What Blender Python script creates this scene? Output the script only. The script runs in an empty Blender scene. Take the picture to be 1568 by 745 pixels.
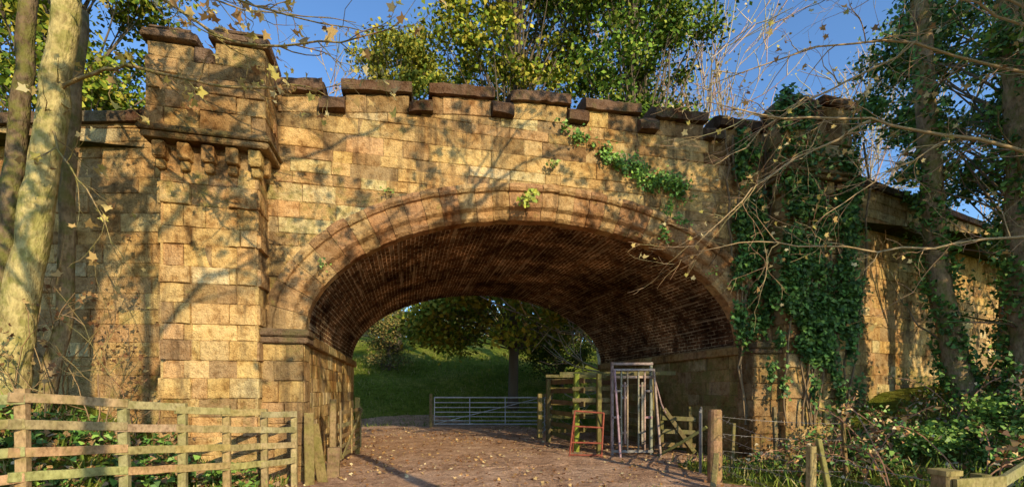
import bpy, math, random
import numpy as np
from mathutils import Vector
random.seed(11); rng=np.random.default_rng(11)
sc=bpy.context.scene
R=random.random
def U(a,b): return a+(b-a)*random.random()
# ------------------------------------------------------------------ helpers
def emp(name,loc=(0,0,0)):
    e=bpy.data.objects.new(name,None); sc.collection.objects.link(e); e.location=loc; e.empty_display_size=.2
    return e
class MB:
    def __init__(s): s.v=[]; s.f=[]; s.c=[]
    def add(s,vs,fs,col):
        b=len(s.v); s.v.extend([tuple(v) for v in vs]); s.f.extend([tuple(i+b for i in f) for f in fs])
        s.c.extend([col if len(col)==4 else (*col,0.0)]*len(vs))
    def tube(s,pts,rad,sides=6,col=(.2,.15,.1),cap=True):
        pts=[Vector(p) for p in pts]; n=len(pts); vs=[]
        t=(pts[1]-pts[0]).normalized(); a=t.orthogonal().normalized()
        for i,p in enumerate(pts):
            if i==0: t=(pts[1]-pts[0])
            elif i==n-1: t=(pts[-1]-pts[-2])
            else: t=pts[i+1]-pts[i-1]
            if t.length<1e-6: t=Vector((0,0,1))
            t=t.normalized(); a=(a-t*a.dot(t))
            if a.length<1e-4: a=t.orthogonal()
            a=a.normalized(); b=t.cross(a); r=rad[i]
            for k in range(sides):
                q=2*math.pi*k/sides
                vs.append(p+a*(r*math.cos(q))+b*(r*math.sin(q)))
        fs=[]
        for i in range(n-1):
            for k in range(sides):
                k2=(k+1)%sides
                fs.append((i*sides+k,i*sides+k2,(i+1)*sides+k2,(i+1)*sides+k))
        if cap and sides>3:
            fs.append(tuple(range(sides))[::-1]); fs.append(tuple((n-1)*sides+k for k in range(sides)))
        s.add(vs,fs,col)
    def box(s,a,b,col,j=0.0,bev=.0):
        x0,y0,z0=a; x1,y1,z1=b
        if bev<=0:
            vs=[(x,y,z) for z in (z0,z1) for y in (y0,y1) for x in (x0,x1)]
            if j: vs=[(x+U(-j,j),y+U(-j,j),z+U(-j,j)) for x,y,z in vs]
            s.add(vs,[(0,2,3,1),(4,5,7,6),(0,1,5,4),(2,6,7,3),(0,4,6,2),(1,3,7,5)],col); return
        e=bev; vs=[]
        for zi,(z,i) in enumerate(((z0,e),(z0+e,0),(z1-e,0),(z1,e))):
            c=e*(1.0 if i==0 else .6)
            X0,X1,Y0,Y1=x0+i,x1-i,y0+i,y1-i
            for p in ((X0+c,Y0),(X1-c,Y0),(X1,Y0+c),(X1,Y1-c),(X1-c,Y1),(X0+c,Y1),(X0,Y1-c),(X0,Y0+c)):
                vs.append((p[0]+U(-j,j),p[1]+U(-j,j),z+U(-j,j)))
        fs=[tuple(range(8))[::-1],tuple(range(24,32))]
        for r in range(3):
            for k in range(8):
                k2=(k+1)%8; fs.append((r*8+k,r*8+k2,r*8+8+k2,r*8+8+k))
        s.add(vs,fs,col)
    def bar(s,p,q,w,h,col,up=(0,0,1),j=.0,nseg=1):
        p=Vector(p); q=Vector(q); t=(q-p).normalized(); upv=Vector(up)
        if abs(t.dot(upv))>.97: upv=Vector((0,1,0))
        a=t.cross(upv).normalized(); b=a.cross(t).normalized()
        vs=[];n=nseg+1
        e=min(w,h)*.12
        for i in range(n):
            c=p.lerp(q,i/nseg)+a*U(-j,j)+b*U(-j,j)
            for (u,v) in ((-w/2+e,-h/2),(w/2-e,-h/2),(w/2,-h/2+e),(w/2,h/2-e),(w/2-e,h/2),(-w/2+e,h/2),(-w/2,h/2-e),(-w/2,-h/2+e)):
                vs.append(c+a*u+b*v)
        fs=[tuple(range(8))[::-1],tuple(range((n-1)*8,n*8))]
        for i in range(n-1):
            for k in range(8):
                k2=(k+1)%8; fs.append((i*8+k,i*8+k2,i*8+8+k2,i*8+8+k))
        s.add(vs,fs,col)
    def finish(s,name,mat,parent=None,smooth=False):
        me=bpy.data.meshes.new(name); me.from_pydata(s.v,[],s.f)
        at=me.color_attributes.new('Col','FLOAT_COLOR','POINT')
        at.data.foreach_set('color',np.array(s.c,dtype=np.float32).ravel())
        if smooth: me.polygons.foreach_set('use_smooth',[True]*len(me.polygons))
        me.materials.append(mat); me.update()
        o=bpy.data.objects.new(name,me); sc.collection.objects.link(o)
        if parent: o.parent=parent
        return o
T_simple=np.array([(-.5,0,0),(0,-.34,.08),(.5,0,0),(0,.34,.08)])
_pol=[(-90,.2),(-45,.5),(-20,.33),(20,.62),(45,.38),(90,.75),(135,.38),(160,.62),(200,.33),(225,.5)]
T_lobed=np.array([(r*math.sin(math.radians(a)),r*math.cos(math.radians(a)),.5*r*r*(1 if abs(a-90)>60 else -.5)) for a,r in _pol])
T_ivy=np.array([(-.4,0,0),(-.3,-.42,.05),(.1,-.25,.06),(.6,0,-.05),(.1,.25,.06),(-.3,.42,.05)])
T_blade=np.array([(0,-.03,0),(0,.03,0),(.6,.015,.05),(1,0,.2)])
def leaves(name,C,size,cols,mat,bias=(0,0,.5),spread=1.0,T=T_simple,parent=None,tan=None):
    C=np.asarray(C,dtype=float); n=len(C); k=len(T)
    size=np.broadcast_to(size,(n,))
    N=rng.normal(size=(n,3))*spread+np.array(bias); N/=np.linalg.norm(N,axis=1)[:,None]
    A=rng.normal(size=(n,3)) if tan is None else np.array(tan)+rng.normal(size=(n,3))*.35
    if tan is None:
        A-=N*(A*N).sum(1)[:,None]
    else:
        A/=np.linalg.norm(A,axis=1)[:,None]; N-=A*(A*N).sum(1)[:,None]; N/=np.linalg.norm(N,axis=1)[:,None]
    A/=np.linalg.norm(A,axis=1)[:,None]
    B=np.cross(N,A)
    V=C[:,None,:]+size[:,None,None]*(T[None,:,0,None]*A[:,None,:]+T[None,:,1,None]*B[:,None,:]+T[None,:,2,None]*N[:,None,:])
    me=bpy.data.meshes.new(name)
    me.vertices.add(n*k); me.vertices.foreach_set('co',V.astype(np.float32).ravel())
    me.loops.add(n*k); me.loops.foreach_set('vertex_index',np.arange(n*k,dtype=np.int32))
    me.polygons.add(n); me.polygons.foreach_set('loop_start',np.arange(0,n*k,k,dtype=np.int32))
    me.polygons.foreach_set('loop_total',np.full(n,k,dtype=np.int32))
    me.update(calc_edges=True)
    at=me.color_attributes.new('Col','FLOAT_COLOR','POINT')
    cc=np.ones((n,k,4),dtype=np.float32); cc[:,:,:3]=np.asarray(cols)[:,None,:]
    at.data.foreach_set('color',cc.ravel())
    me.materials.append(mat); me.validate()
    o=bpy.data.objects.new(name,me); sc.collection.objects.link(o)
    if parent: o.parent=parent
    return o
def pal(n,cols,var=.25,w=None):
    cols=np.array(cols); p=None if w is None else np.array(w)/sum(w)
    i=rng.choice(len(cols),n,p=p)
    return cols[i]*(1+rng.uniform(-var,var,(n,1)))
# ------------------------------------------------------------------ materials
def newmat(name):
    m=bpy.data.materials.new(name); m.use_nodes=True; nt=m.node_tree
    return m,nt,nt.nodes['Principled BSDF'],nt.nodes['Material Output']
def nd(nt,t,**kw):
    n=nt.nodes.new(t)
    for k,v in kw.items(): setattr(n,k,v)
    return n
def noise(nt,vec,scale,detail=3,rough=.6):
    n=nd(nt,'ShaderNodeTexNoise'); n.inputs['Scale'].default_value=scale; n.inputs['Detail'].default_value=detail; n.inputs['Roughness'].default_value=rough
    nt.links.new(vec,n.inputs['Vector']); return n.outputs['Fac']
def ramp(nt,fac,stops):
    n=nd(nt,'ShaderNodeValToRGB'); e=n.color_ramp.elements
    e[0].position=stops[0][0]; e[0].color=(*stops[0][1],1); e[1].position=stops[-1][0]; e[1].color=(*stops[-1][1],1)
    for p,c in stops[1:-1]:
        x=e.new(p); x.color=(*c,1)
    nt.links.new(fac,n.inputs['Fac']); return n.outputs['Color']
def mix(nt,a,b,fac,mode='MIX'):
    n=nd(nt,'ShaderNodeMix',data_type='RGBA',blend_type=mode)
    for s,v in (('A',a),('B',b)):
        i=[x for x in n.inputs if x.name==s and x.type=='RGBA'][0]
        if isinstance(v,tuple): i.default_value=(*v,1)
        else: nt.links.new(v,i)
    f=n.inputs[0]
    if isinstance(fac,(int,float)): f.default_value=fac
    else: nt.links.new(fac,f)
    return [x for x in n.outputs if x.type=='RGBA'][0]
def mth(nt,op,a,b=0.0,clamp=False):
    n=nd(nt,'ShaderNodeMath',operation=op); n.use_clamp=clamp
    for i,v in enumerate((a,b)):
        if isinstance(v,(int,float)): n.inputs[i].default_value=v
        else: nt.links.new(v,n.inputs[i])
    return n.outputs[0]
def bump(nt,bs,h,strength=.5,dist=.02):
    b=nd(nt,'ShaderNodeBump'); b.inputs['Strength'].default_value=strength; b.inputs['Distance'].default_value=dist
    nt.links.new(h,b.inputs['Height']); nt.links.new(b.outputs[0],bs.inputs['Normal'])
def matte(m):
    nt=m.node_tree; bs=nt.nodes['Principled BSDF']; df=nt.nodes.new('ShaderNodeBsdfDiffuse')
    for a,b in (('Base Color','Color'),('Normal','Normal')):
        if bs.inputs[a].is_linked: nt.links.new(bs.inputs[a].links[0].from_socket,df.inputs[b])
    for l in list(bs.outputs[0].links): nt.links.new(df.outputs[0],l.to_socket)
    nt.nodes.remove(bs); return m
def stone_mat(name,moss=(.20,.18,.05),grime=1.0):
    m,nt,bs,out=newmat(name)
    pos=nd(nt,'ShaderNodeNewGeometry').outputs['Position']
    at=nd(nt,'ShaderNodeAttribute',attribute_name='Col')
    n1=noise(nt,pos,1.0,4,.7); n2=noise(nt,pos,8,4,.74); n3=noise(nt,pos,50,1,.7)
    mp=nd(nt,'ShaderNodeMapping'); mp.inputs['Scale'].default_value=(2.6,2.6,.42); nt.links.new(pos,mp.inputs['Vector'])
    st=noise(nt,mp.outputs[0],1.0,4,.68)
    c=mix(nt,at.outputs['Color'],ramp(nt,n1,[(.32,(.50,.37,.28)),(.47,(.95,.88,.80)),(.55,(1,1,1)),(.7,(1.15,1.12,1.02))]),1,'MULTIPLY')
    c=mix(nt,c,ramp(nt,n2,[(.3,(.5,.43,.36)),(.5,(1,1,1)),(.75,(1.25,1.2,1.12))]),.85,'MULTIPLY')
    c=mix(nt,c,ramp(nt,n3,[(.35,(.72,.69,.66)),(.6,(1.08,1.08,1.08))]),.6,'MULTIPLY')
    c=mix(nt,c,(.085,.055,.032),mth(nt,'MULTIPLY',ramp(nt,st,[(.53,(0,0,0)),(.66,(1,1,1))]),.68*grime))
    mm=mth(nt,'ADD',mth(nt,'MULTIPLY',at.outputs['Alpha'],.34),mth(nt,'SUBTRACT',noise(nt,pos,3.0,5,.78),.66))
    mm=mth(nt,'MULTIPLY',mth(nt,'MULTIPLY',mm,6,True),.75)
    c=mix(nt,c,moss,mm)
    nt.links.new(c,bs.inputs['Base Color'])
    hh=mth(nt,'ADD',n2,mth(nt,'MULTIPLY',n3,.3))
    bump(nt,bs,hh,1,.06)
    return matte(m)
M_stone=stone_mat('sandstone'); M_cope=stone_mat('weathered_coping_stone',(.13,.11,.045))
def simple_attr(name,rough=.8,bscale=30,bd=.01,vary=.5,moss=0.0,metal=0.0,grain=None,spec=.3):
    m,nt,bs,out=newmat(name)
    pos=nd(nt,'ShaderNodeNewGeometry').outputs['Position']; at=nd(nt,'ShaderNodeAttribute',attribute_name='Col')
    vec=pos
    if grain:
        mp=nd(nt,'ShaderNodeMapping'); mp.inputs['Scale'].default_value=grain; nt.links.new(pos,mp.inputs['Vector']); vec=mp.outputs[0]
    n=noise(nt,vec,bscale,3,.65); n1=noise(nt,pos,3.5,3,.65)
    c=mix(nt,at.outputs['Color'],ramp(nt,n,[(.3,(.45,.42,.4)),(.55,(1,1,1)),(.8,(1.25,1.2,1.15))]),vary,'MULTIPLY')
    c=mix(nt,c,ramp(nt,n1,[(.3,(.55,.53,.5)),(.6,(1.1,1.1,1.1))]),.8,'MULTIPLY')
    if moss: c=mix(nt,c,(.17,.18,.03),mth(nt,'MULTIPLY',ramp(nt,noise(nt,pos,5,3,.7),[(.45,(0,0,0)),(.62,(1,1,1))]),moss))
    nt.links.new(c,bs.inputs['Base Color']); bs.inputs['Roughness'].default_value=rough; bs.inputs['Metallic'].default_value=metal
    bs.inputs['Specular IOR Level'].default_value=spec
    bump(nt,bs,n,.8,bd); return m
M_wood=matte(simple_attr('weathered_timber',.85,26,.006,.8,.3,grain=(1.2,1.2,.7)))
M_bark=matte(simple_attr('bark',.9,11,.05,.9,.55,grain=(1.6,1.6,.7),spec=.15))
def plain(name,tr=0.0,rough=.6,spec=.25):
    m,nt,bs,out=newmat(name); at=nd(nt,'ShaderNodeAttribute',attribute_name='Col')
    nt.links.new(at.outputs['Color'],bs.inputs['Base Color']); bs.inputs['Roughness'].default_value=rough; bs.inputs['Specular IOR Level'].default_value=spec
    if tr>0:
        t=nd(nt,'ShaderNodeBsdfTranslucent'); nt.links.new(at.outputs['Color'],t.inputs['Color'])
        x=nd(nt,'ShaderNodeMixShader'); x.inputs[0].default_value=tr
        nt.links.new(bs.outputs[0],x.inputs[1]); nt.links.new(t.outputs[0],x.inputs[2]); nt.links.new(x.outputs[0],out.inputs['Surface'])
    return m
M_barkdark=matte(plain('dark_bark',0,.9,.1))
M_metal=simple_attr('rusty_steel',.7,18,.002,.8,0,metal=.1,spec=.3)
M_galv=simple_attr('galvanised_steel',.6,25,.001,.5,0,metal=.3,spec=.4)
M_leaf=matte(plain('leaf',.25)); M_ivy=plain('ivy_leaf',0,.5,.3); M_litter=matte(plain('leaf_litter',0,.8,.1)); M_far=matte(plain('tree_leaf',0))
def vault_mat():
    m,nt,bs,out=newmat('brick_vault'); uv=nd(nt,'ShaderNodeUVMap',uv_map='UV').outputs[0]
    pos=nd(nt,'ShaderNodeNewGeometry').outputs['Position']
    wob=nd(nt,'ShaderNodeTexNoise'); wob.inputs['Scale'].default_value=1.2; wob.inputs['Detail'].default_value=1; nt.links.new(pos,wob.inputs['Vector'])
    va=nd(nt,'ShaderNodeVectorMath',operation='MULTIPLY_ADD'); nt.links.new(wob.outputs['Color'],va.inputs[0]); va.inputs[1].default_value=(.05,.03,0); nt.links.new(uv,va.inputs[2])
    b=nd(nt,'ShaderNodeTexBrick'); nt.links.new(va.outputs[0],b.inputs['Vector'])
    b.inputs['Scale'].default_value=1; b.inputs['Brick Width'].default_value=.235; b.inputs['Row Height'].default_value=.085; b.inputs['Mortar Size'].default_value=.010; b.inputs['Mortar Smooth'].default_value=.2
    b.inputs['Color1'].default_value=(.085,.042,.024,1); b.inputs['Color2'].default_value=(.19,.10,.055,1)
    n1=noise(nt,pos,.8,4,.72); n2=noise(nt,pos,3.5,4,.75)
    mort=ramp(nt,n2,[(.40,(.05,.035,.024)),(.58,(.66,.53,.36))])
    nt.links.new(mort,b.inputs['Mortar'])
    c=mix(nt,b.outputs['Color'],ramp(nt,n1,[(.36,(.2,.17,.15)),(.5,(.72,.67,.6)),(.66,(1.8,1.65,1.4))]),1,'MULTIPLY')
    mp=nd(nt,'ShaderNodeMapping'); mp.inputs['Scale'].default_value=(.35,11.76,.5); nt.links.new(uv,mp.inputs['Vector'])
    ef=noise(nt,mp.outputs[0],1.0,3,.6)
    c=mix(nt,c,(.56,.43,.28),mth(nt,'MULTIPLY',ramp(nt,ef,[(.57,(0,0,0)),(.66,(1,1,1))]),.5))
    nt.links.new(c,bs.inputs['Base Color'])
    h=mth(nt,'SUBTRACT',mth(nt,'MULTIPLY',n2,.3),b.outputs['Fac'])
    bump(nt,bs,h,.9,.012); return matte(m)
M_vault=vault_mat()
# ------------------------------------------------------------------ stone palettes
P_st=[(.64,.43,.18),(.67,.465,.20),(.60,.395,.17),(.50,.325,.145),(.37,.24,.115),(.67,.51,.26),(.57,.355,.16)]
W_st=[5,5,4,3,1,1.2,1.7]
def scol(x,z,w=W_st,moss=0.0,k=1.0):
    c=random.choices(P_st,w)[0]; s=U(.86,1.08)*k
    return (c[0]*s,c[1]*s*U(.97,1.03),c[2]*s*U(.93,1.06),max(0,moss+U(-.14,.12)))
def blocks(mb,org,ud,nr,u0,u1,z0,z1,low=None,top=None,course=(.19,.35),length=(.3,.95),col=scol,proud=(.006,.026),ns=4,jit=.006,rows=None,skip=0):
    org=Vector(org); ud=Vector(ud); nr=Vector(nr)
    P=lambda u,z,d: org+ud*u+nr*d+Vector((0,0,z))
    if rows is None:
        rows=[z0]
        while rows[-1]<z1-.12: rows.append(rows[-1]+U(*course))
        sc_=(z1-z0)/(rows[-1]-z0); rows=[z0+(r-z0)*sc_ for r in rows]
    for a,b in zip(rows[:-1],rows[1:]):
        u=u0-U(0,length[0]*.9) ; last=False
        while not last:
            un=u+U(*length)
            if un>u1-.18: un=u1; last=True
            ua=max(u,u0); ub=un; u=un
            if ub-ua<.05: continue
            lo=(lambda q:a) if low is None else (lambda q:max(a,low(q)))
            hi=(lambda q:b) if top is None else (lambda q:min(b,top(q)))
            n=ns
            if low or top:
                q=np.linspace(ua,ub,25); ok=[i for i in range(25) if hi(q[i])-lo(q[i])>.035]
                if not ok: continue
                run=[ok[0]]
                for i in ok[1:]:
                    if i==run[-1]+1: run.append(i)
                    else:
                        if len(run)>3: break
                        run=[i]
                if len(run)<3: continue
                ua,ub=q[run[0]],q[run[-1]]
                if abs(lo(ua)-a)>1e-6 or abs(lo(ub)-a)>1e-6 or abs(hi(ua)-b)>1e-6 or abs(hi(ub)-b)>1e-6: n=7
            if R()<skip: continue
            pd=U(*proud) if R()>.06 else -.012
            tilt=U(-.006,.006); rings=[]
            jt=[(U(-jit,jit),U(-jit,jit)) for _ in range(2*n)]
            eb=U(.007,.016)
            for e,d in ((.001,-.02),(.003,pd*.5),(eb,pd)):
                qs=np.linspace(ua+e,ub-e,n); bot=[];tp=[]
                for i,x in enumerate(qs):
                    l=lo(x)+e; h_=hi(x)-e
                    if h_<l: l=h_=(l+h_)/2
                    dd=d+ (tilt*(i-(n-1)/2) if d>0 else 0)
                    bot.append(P(x+jt[i][0],l+jt[i][1],dd)); tp.append(P(x+jt[n+i][0],h_+jt[n+i][1],dd+ (U(-.005,.005) if d>0 else 0)))
                rings.append(bot+tp[::-1])
            m=2*n; vs=rings[0]+rings[1]+rings[2]; fs=[tuple(range(2*m,3*m))]
            for r in range(2):
                for k in range(m):
                    k2=(k+1)%m; fs.append((r*m+k,r*m+k2,r*m+m+k2,r*m+m+k))
            w=P((ua+ub)/2,(a+b)/2,0)
            mb.add(vs,fs,col(w.x,w.z))
# ------------------------------------------------------------------ bridge
CX,CZ,A,B=2.635,2.47,4.315,2.27
def ell(x,off=0.0):
    a=A+off; b=B+off; t=(x-CX)/a
    return -9. if abs(t)>=1 else CZ+b*math.sqrt(1-t*t)
mt_x=[-4,-2.24,-.5,.95,2.5,7.5,9]; mt_z=[6.68,6.72,6.94,7.1,7.2,7.27,7.27]
mtop=lambda x: float(np.interp(x,mt_x,mt_z))
bridge=emp('stone_arch_bridge')
YB=7.4
mortar=(.38,.26,.13,.1)
mer=[]; x=-2.52
while x<7.4:
    mer.append((x,min(x+1.13,7.5))); x+=1.47
mb=MB()
xs=list(np.linspace(-3.5,8.75,160)) 
for yf in (0.0,YB):
    vs=[];fs=[]
    for i,x in enumerate(xs):
        lo=max(ell(x,.3),-.5); vs+= [(x,yf,lo),(x,yf,mtop(x)-.61)]
    fs=[(2*i,2*i+2,2*i+3,2*i+1) for i in range(len(xs)-1)]
    mb.add(vs,fs,mortar)
for y0,y1 in ((.0,.45),(YB-.45,YB)):
    yi=y1 if y0==0. else y0
    vs=[]
    for x in xs: vs+=[(x,yi,4.8),(x,yi,mtop(x)-.612)]
    mb.add(vs,[(2*i,2*i+1,2*i+3,2*i+2) for i in range(len(xs)-1)],mortar)
    vs=[]
    for x in xs: vs+=[(x,y0,mtop(x)-.61),(x,y1,mtop(x)-.61)]
    mb.add(vs,[(2*i,2*i+1,2*i+3,2*i+2) for i in range(len(xs)-1)],mortar)
def spcol(x,z):
    moss=0; w=W_st; k=1
    if x<-.3 and 3.9<z<5.1: moss=.5; w=[2,2,2,2,1,6,1]
    elif x<0.4 and z<5.4: moss=.32
    if z>6.0: w=[3,2,3,4,3,1,3]; moss=.2; k=.93
    if z<2.5: moss=.3
    if x>6.0: moss=.35;k=.85
    return scol(x,z,w,moss,k)
blocks(mb,(0,0,0),(1,0,0),(0,-1,0),-2.24,7.5,2.3,6.7,low=lambda x:ell(x,.46),top=lambda x:mtop(x)-.615,col=spcol)
blocks(mb,(0,YB,0),(1,0,0),(0,1,0),-3.4,8.7,0,6.7,low=lambda x:ell(x,.3),top=lambda x:mtop(x)-.615,col=spcol)
mb.finish('spandrel_wall',M_stone,bridge)
mb=MB(); mc=MB()
def coping(m,xa,xb,ya,yb,top,th,slope=.1,col=None,z0f=None):
    n=max(3,int((xb-xa)/.12)+1); vs=[]
    prof=[(ya,-th),(ya,-th*.42),(ya+.03,-th*.34),(ya+slope+.1,0),(yb-slope-.1,0),(yb,-th*.4),(yb,-th)]
    jz=U(-.03,.025); jy=U(-.03,.02); tl=U(-.02,.02)
    ch=random.choice([-1,0,n-1,n-1,-1,0]) ; cd=U(.03,.07)
    for i in range(n):
        x=xa+(xb-xa)*i/(n-1); t=top(x)+jz+tl*(i/(n-1)-.5)*2
        for q,(y,z) in enumerate(prof):
            dz=-cd if (i==ch and q in (2,3)) else 0
            vs.append((x+U(-.008,.008),y+jy+U(-.016,.016),t+z+dz+U(-.014,.014)))
    k=len(prof); fs=[tuple(range(k)),tuple((n-1)*k+i for i in range(k))[::-1]]
    for i in range(n-1):
        for j in range(k):
            j2=(j+1)%k; fs.append((i*k+j,(i+1)*k+j,(i+1)*k+j2,i*k+j2))
    s=U(.75,1.15); c=col or (.17*s,.105*s,.068*s,U(.1,.6)); m.add(vs,fs,c)
for i,(a,b) in enumerate(mer):
    for yoff,sg in ((0,-1),(YB-.45,1)):
        xa,xb=a+.04,b-.04
        vs=[(x,y,z) for x in (xa,xb) for y,z in ((yoff,mtop(x)-.61),(yoff,mtop(x)-.3),(yoff+.45,mtop(x)-.3),(yoff+.45,mtop(x)-.61))]
        mb.add(vs,[(0,1,2,3),(4,7,6,5),(0,4,5,1),(3,2,6,7),(1,5,6,2)],mortar)
    blocks(mb,(0,0,0),(1,0,0),(0,-1,0),a+.03,b-.03,mtop(a)-.61,mtop(b)-.3,low=lambda x:mtop(x)-.612,top=lambda x:mtop(x)-.3,rows=[6.0,7.4],col=spcol)
    coping(mc,a-.02,b+.02,-.12,.56,mtop,.30)
    coping(mc,a-.02,b+.02,YB-.56,YB+.12,mtop,.30)
    if i+1<len(mer):
        xa,xb=b-.0,mer[i+1][0]+.0
        coping(mc,xa-.03,xb+.03,-.15,.6,lambda x:mtop(x)-.345,.27,.02)
        coping(mc,xa-.03,xb+.03,YB-.6,YB+.12,lambda x:mtop(x)-.345,.27,.02)
mb.finish('merlons',M_stone,bridge); mc.finish('parapet_copings',M_cope,bridge)
mb=MB()
def ep(t,r):
    x=A*math.cos(t); z=B*math.sin(t); nx=math.cos(t)/A; nz=math.sin(t)/B; l=math.hypot(nx,nz)
    return (CX+x+nx/l*r, CZ+z+nz/l*r)
tt=np.linspace(0,math.pi,2000); ex=A*np.cos(tt); ez=B*np.sin(tt); al=np.concatenate([[0],np.cumsum(np.hypot(np.diff(ex),np.diff(ez)))])
NV=35; prof=[(.60,.02),(.60,-.13),(.52,-.15),(.47,-.12),(.455,-.07),(.24,-.06),(.20,-.045),(.15,.03),(.05,.05),(.0,.10),(.0,.34)]
for i in range(NV):
    g=.008; s0=al[-1]*i/NV+g*.5; s1=al[-1]*(i+1)/NV-g*.5
    col=random.choice([(.47,.27,.13),(.51,.31,.145),(.43,.24,.12),(.38,.225,.11),(.54,.36,.17)]); k=U(.82,1.08)
    po=U(-.012,.012); ro=U(-.008,.01)
    vs=[];n=4
    for j in range(n):
        s=s0+(s1-s0)*j/(n-1); t=float(np.interp(s,al,tt)); e=.008 if j in(0,n-1) else 0
        for q,(r,y) in enumerate(prof):
            x,z=ep(t,r+ro-(e if r>.5 else 0)); vs.append((x,y+po+e+U(-.006,.006),z+U(-.005,.005)))
    kk=len(prof); fs=[]
    for j in range(n-1):
        for q in range(kk-1): fs.append((j*kk+q,(j+1)*kk+q,(j+1)*kk+q+1,j*kk+q+1))
    fs+= [tuple(range(kk)),tuple((n-1)*kk+q for q in range(kk))]
    mb.add(vs,fs,(col[0]*k,col[1]*k,col[2]*k,U(0,.35)))
vs=[]
for i in range(121):
    t=math.pi*i/120
    for r,y in ((.58,.0),(.46,-.045),(.24,-.035),(.16,.05),(.012,.12),(.012,.36)):
        x,z=ep(t,r); vs.append((x,y,z))
mb.add(vs,[(i*6+q,(i+1)*6+q,(i+1)*6+q+1,i*6+q+1) for i in range(120) for q in range(5)],(.2,.13,.08,.1))
mb.finish('voussoir_ring',M_stone,bridge)
vs=[];fs=[];uvs=[]
ny=30; nt_=90
ys=np.linspace(.32,YB,ny)
for i in range(nt_+1):
    s=al[-1]*i/nt_; t=float(np.interp(s,al,tt))
    for y in ys:
        x,z=ep(t,.04+.012*math.sin(y*1.3+t*3)); vs.append((x,y,z)); uvs.append((y+.14*s,s))
for i in range(nt_):
    for j in range(ny-1): fs.append((i*ny+j,(i+1)*ny+j,(i+1)*ny+j+1,i*ny+j+1))
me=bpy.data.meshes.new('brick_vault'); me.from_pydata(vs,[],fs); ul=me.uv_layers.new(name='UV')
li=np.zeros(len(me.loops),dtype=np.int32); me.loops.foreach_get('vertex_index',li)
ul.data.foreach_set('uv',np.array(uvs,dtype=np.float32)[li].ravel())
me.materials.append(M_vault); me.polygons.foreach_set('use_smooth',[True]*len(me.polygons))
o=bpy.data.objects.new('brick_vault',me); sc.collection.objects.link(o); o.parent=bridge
XL,XR=CX-A,CX+A
mb=MB(); mc=MB()
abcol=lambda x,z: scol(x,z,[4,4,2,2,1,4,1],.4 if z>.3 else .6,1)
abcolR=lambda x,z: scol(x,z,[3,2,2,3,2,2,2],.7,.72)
for X,sg in ((XL,1),(XR,-1)):
    mb.add([(X-sg*.012,-.1,-.3),(X-sg*.012,YB,-.3),(X-sg*.012,YB,2.5),(X-sg*.012,-.1,2.5)],[(0,1,2,3)],mortar)
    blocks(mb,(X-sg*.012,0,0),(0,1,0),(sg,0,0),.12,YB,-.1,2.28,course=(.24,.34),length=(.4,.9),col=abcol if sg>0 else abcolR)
    y=.1
    while y<YB:
        yn=min(y+U(.7,1.1),YB); x0,x1=sorted((X-sg*.3,X+sg*.10)); c=scol(0,0,[2,1,2,3,2,1,2],.4,.72)
        mc.box((x0,y+.004,2.27),(x1,yn-.004,2.46),c,.004,.02); y=yn
def pier(x0,x1,inner):
    y0=-.32; kk=1 if inner>0 else .75
    mb.box((x0+.01,y0+.02,-.4),(x1-.01,.13,2.28),mortar)
    rows=[-.1,.28,.62,.98,1.32,1.66,1.98,2.26]
    pc=lambda x,z: scol(x,z,[2,2,3,4,3,1,4],.3,.82*kk)
    blocks(mb,(0,y0+.02,0),(1,0,0),(0,-1,0),x0,x1,-.1,2.26,rows=rows,length=(.5,.9),col=pc,proud=(.02,.05))
    for X,s in ((x0+.01,-1),(x1-.01,1)):
        blocks(mb,(X,0,0),(0,1,0),(s,0,0),y0+.02,.13,-.1,2.26,rows=rows,length=(.5,.9),col=pc,proud=(.01,.03))
    mc.box((x0-.02,y0-.09,2.262),(x1+.08 if inner>0 else x1+.02,.10,2.36),(.20,.13,.08,.5),.004,.02)
    mc.box((x0-.02,y0-.13,2.362),(x1+.1 if inner>0 else x1+.02,.10,2.485),(.16,.105,.065,.6),.004,.025)
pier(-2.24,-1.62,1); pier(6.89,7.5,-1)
mb.finish('abutment_walls',M_stone,bridge); mc.finish('impost_course',M_cope,bridge)
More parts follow.
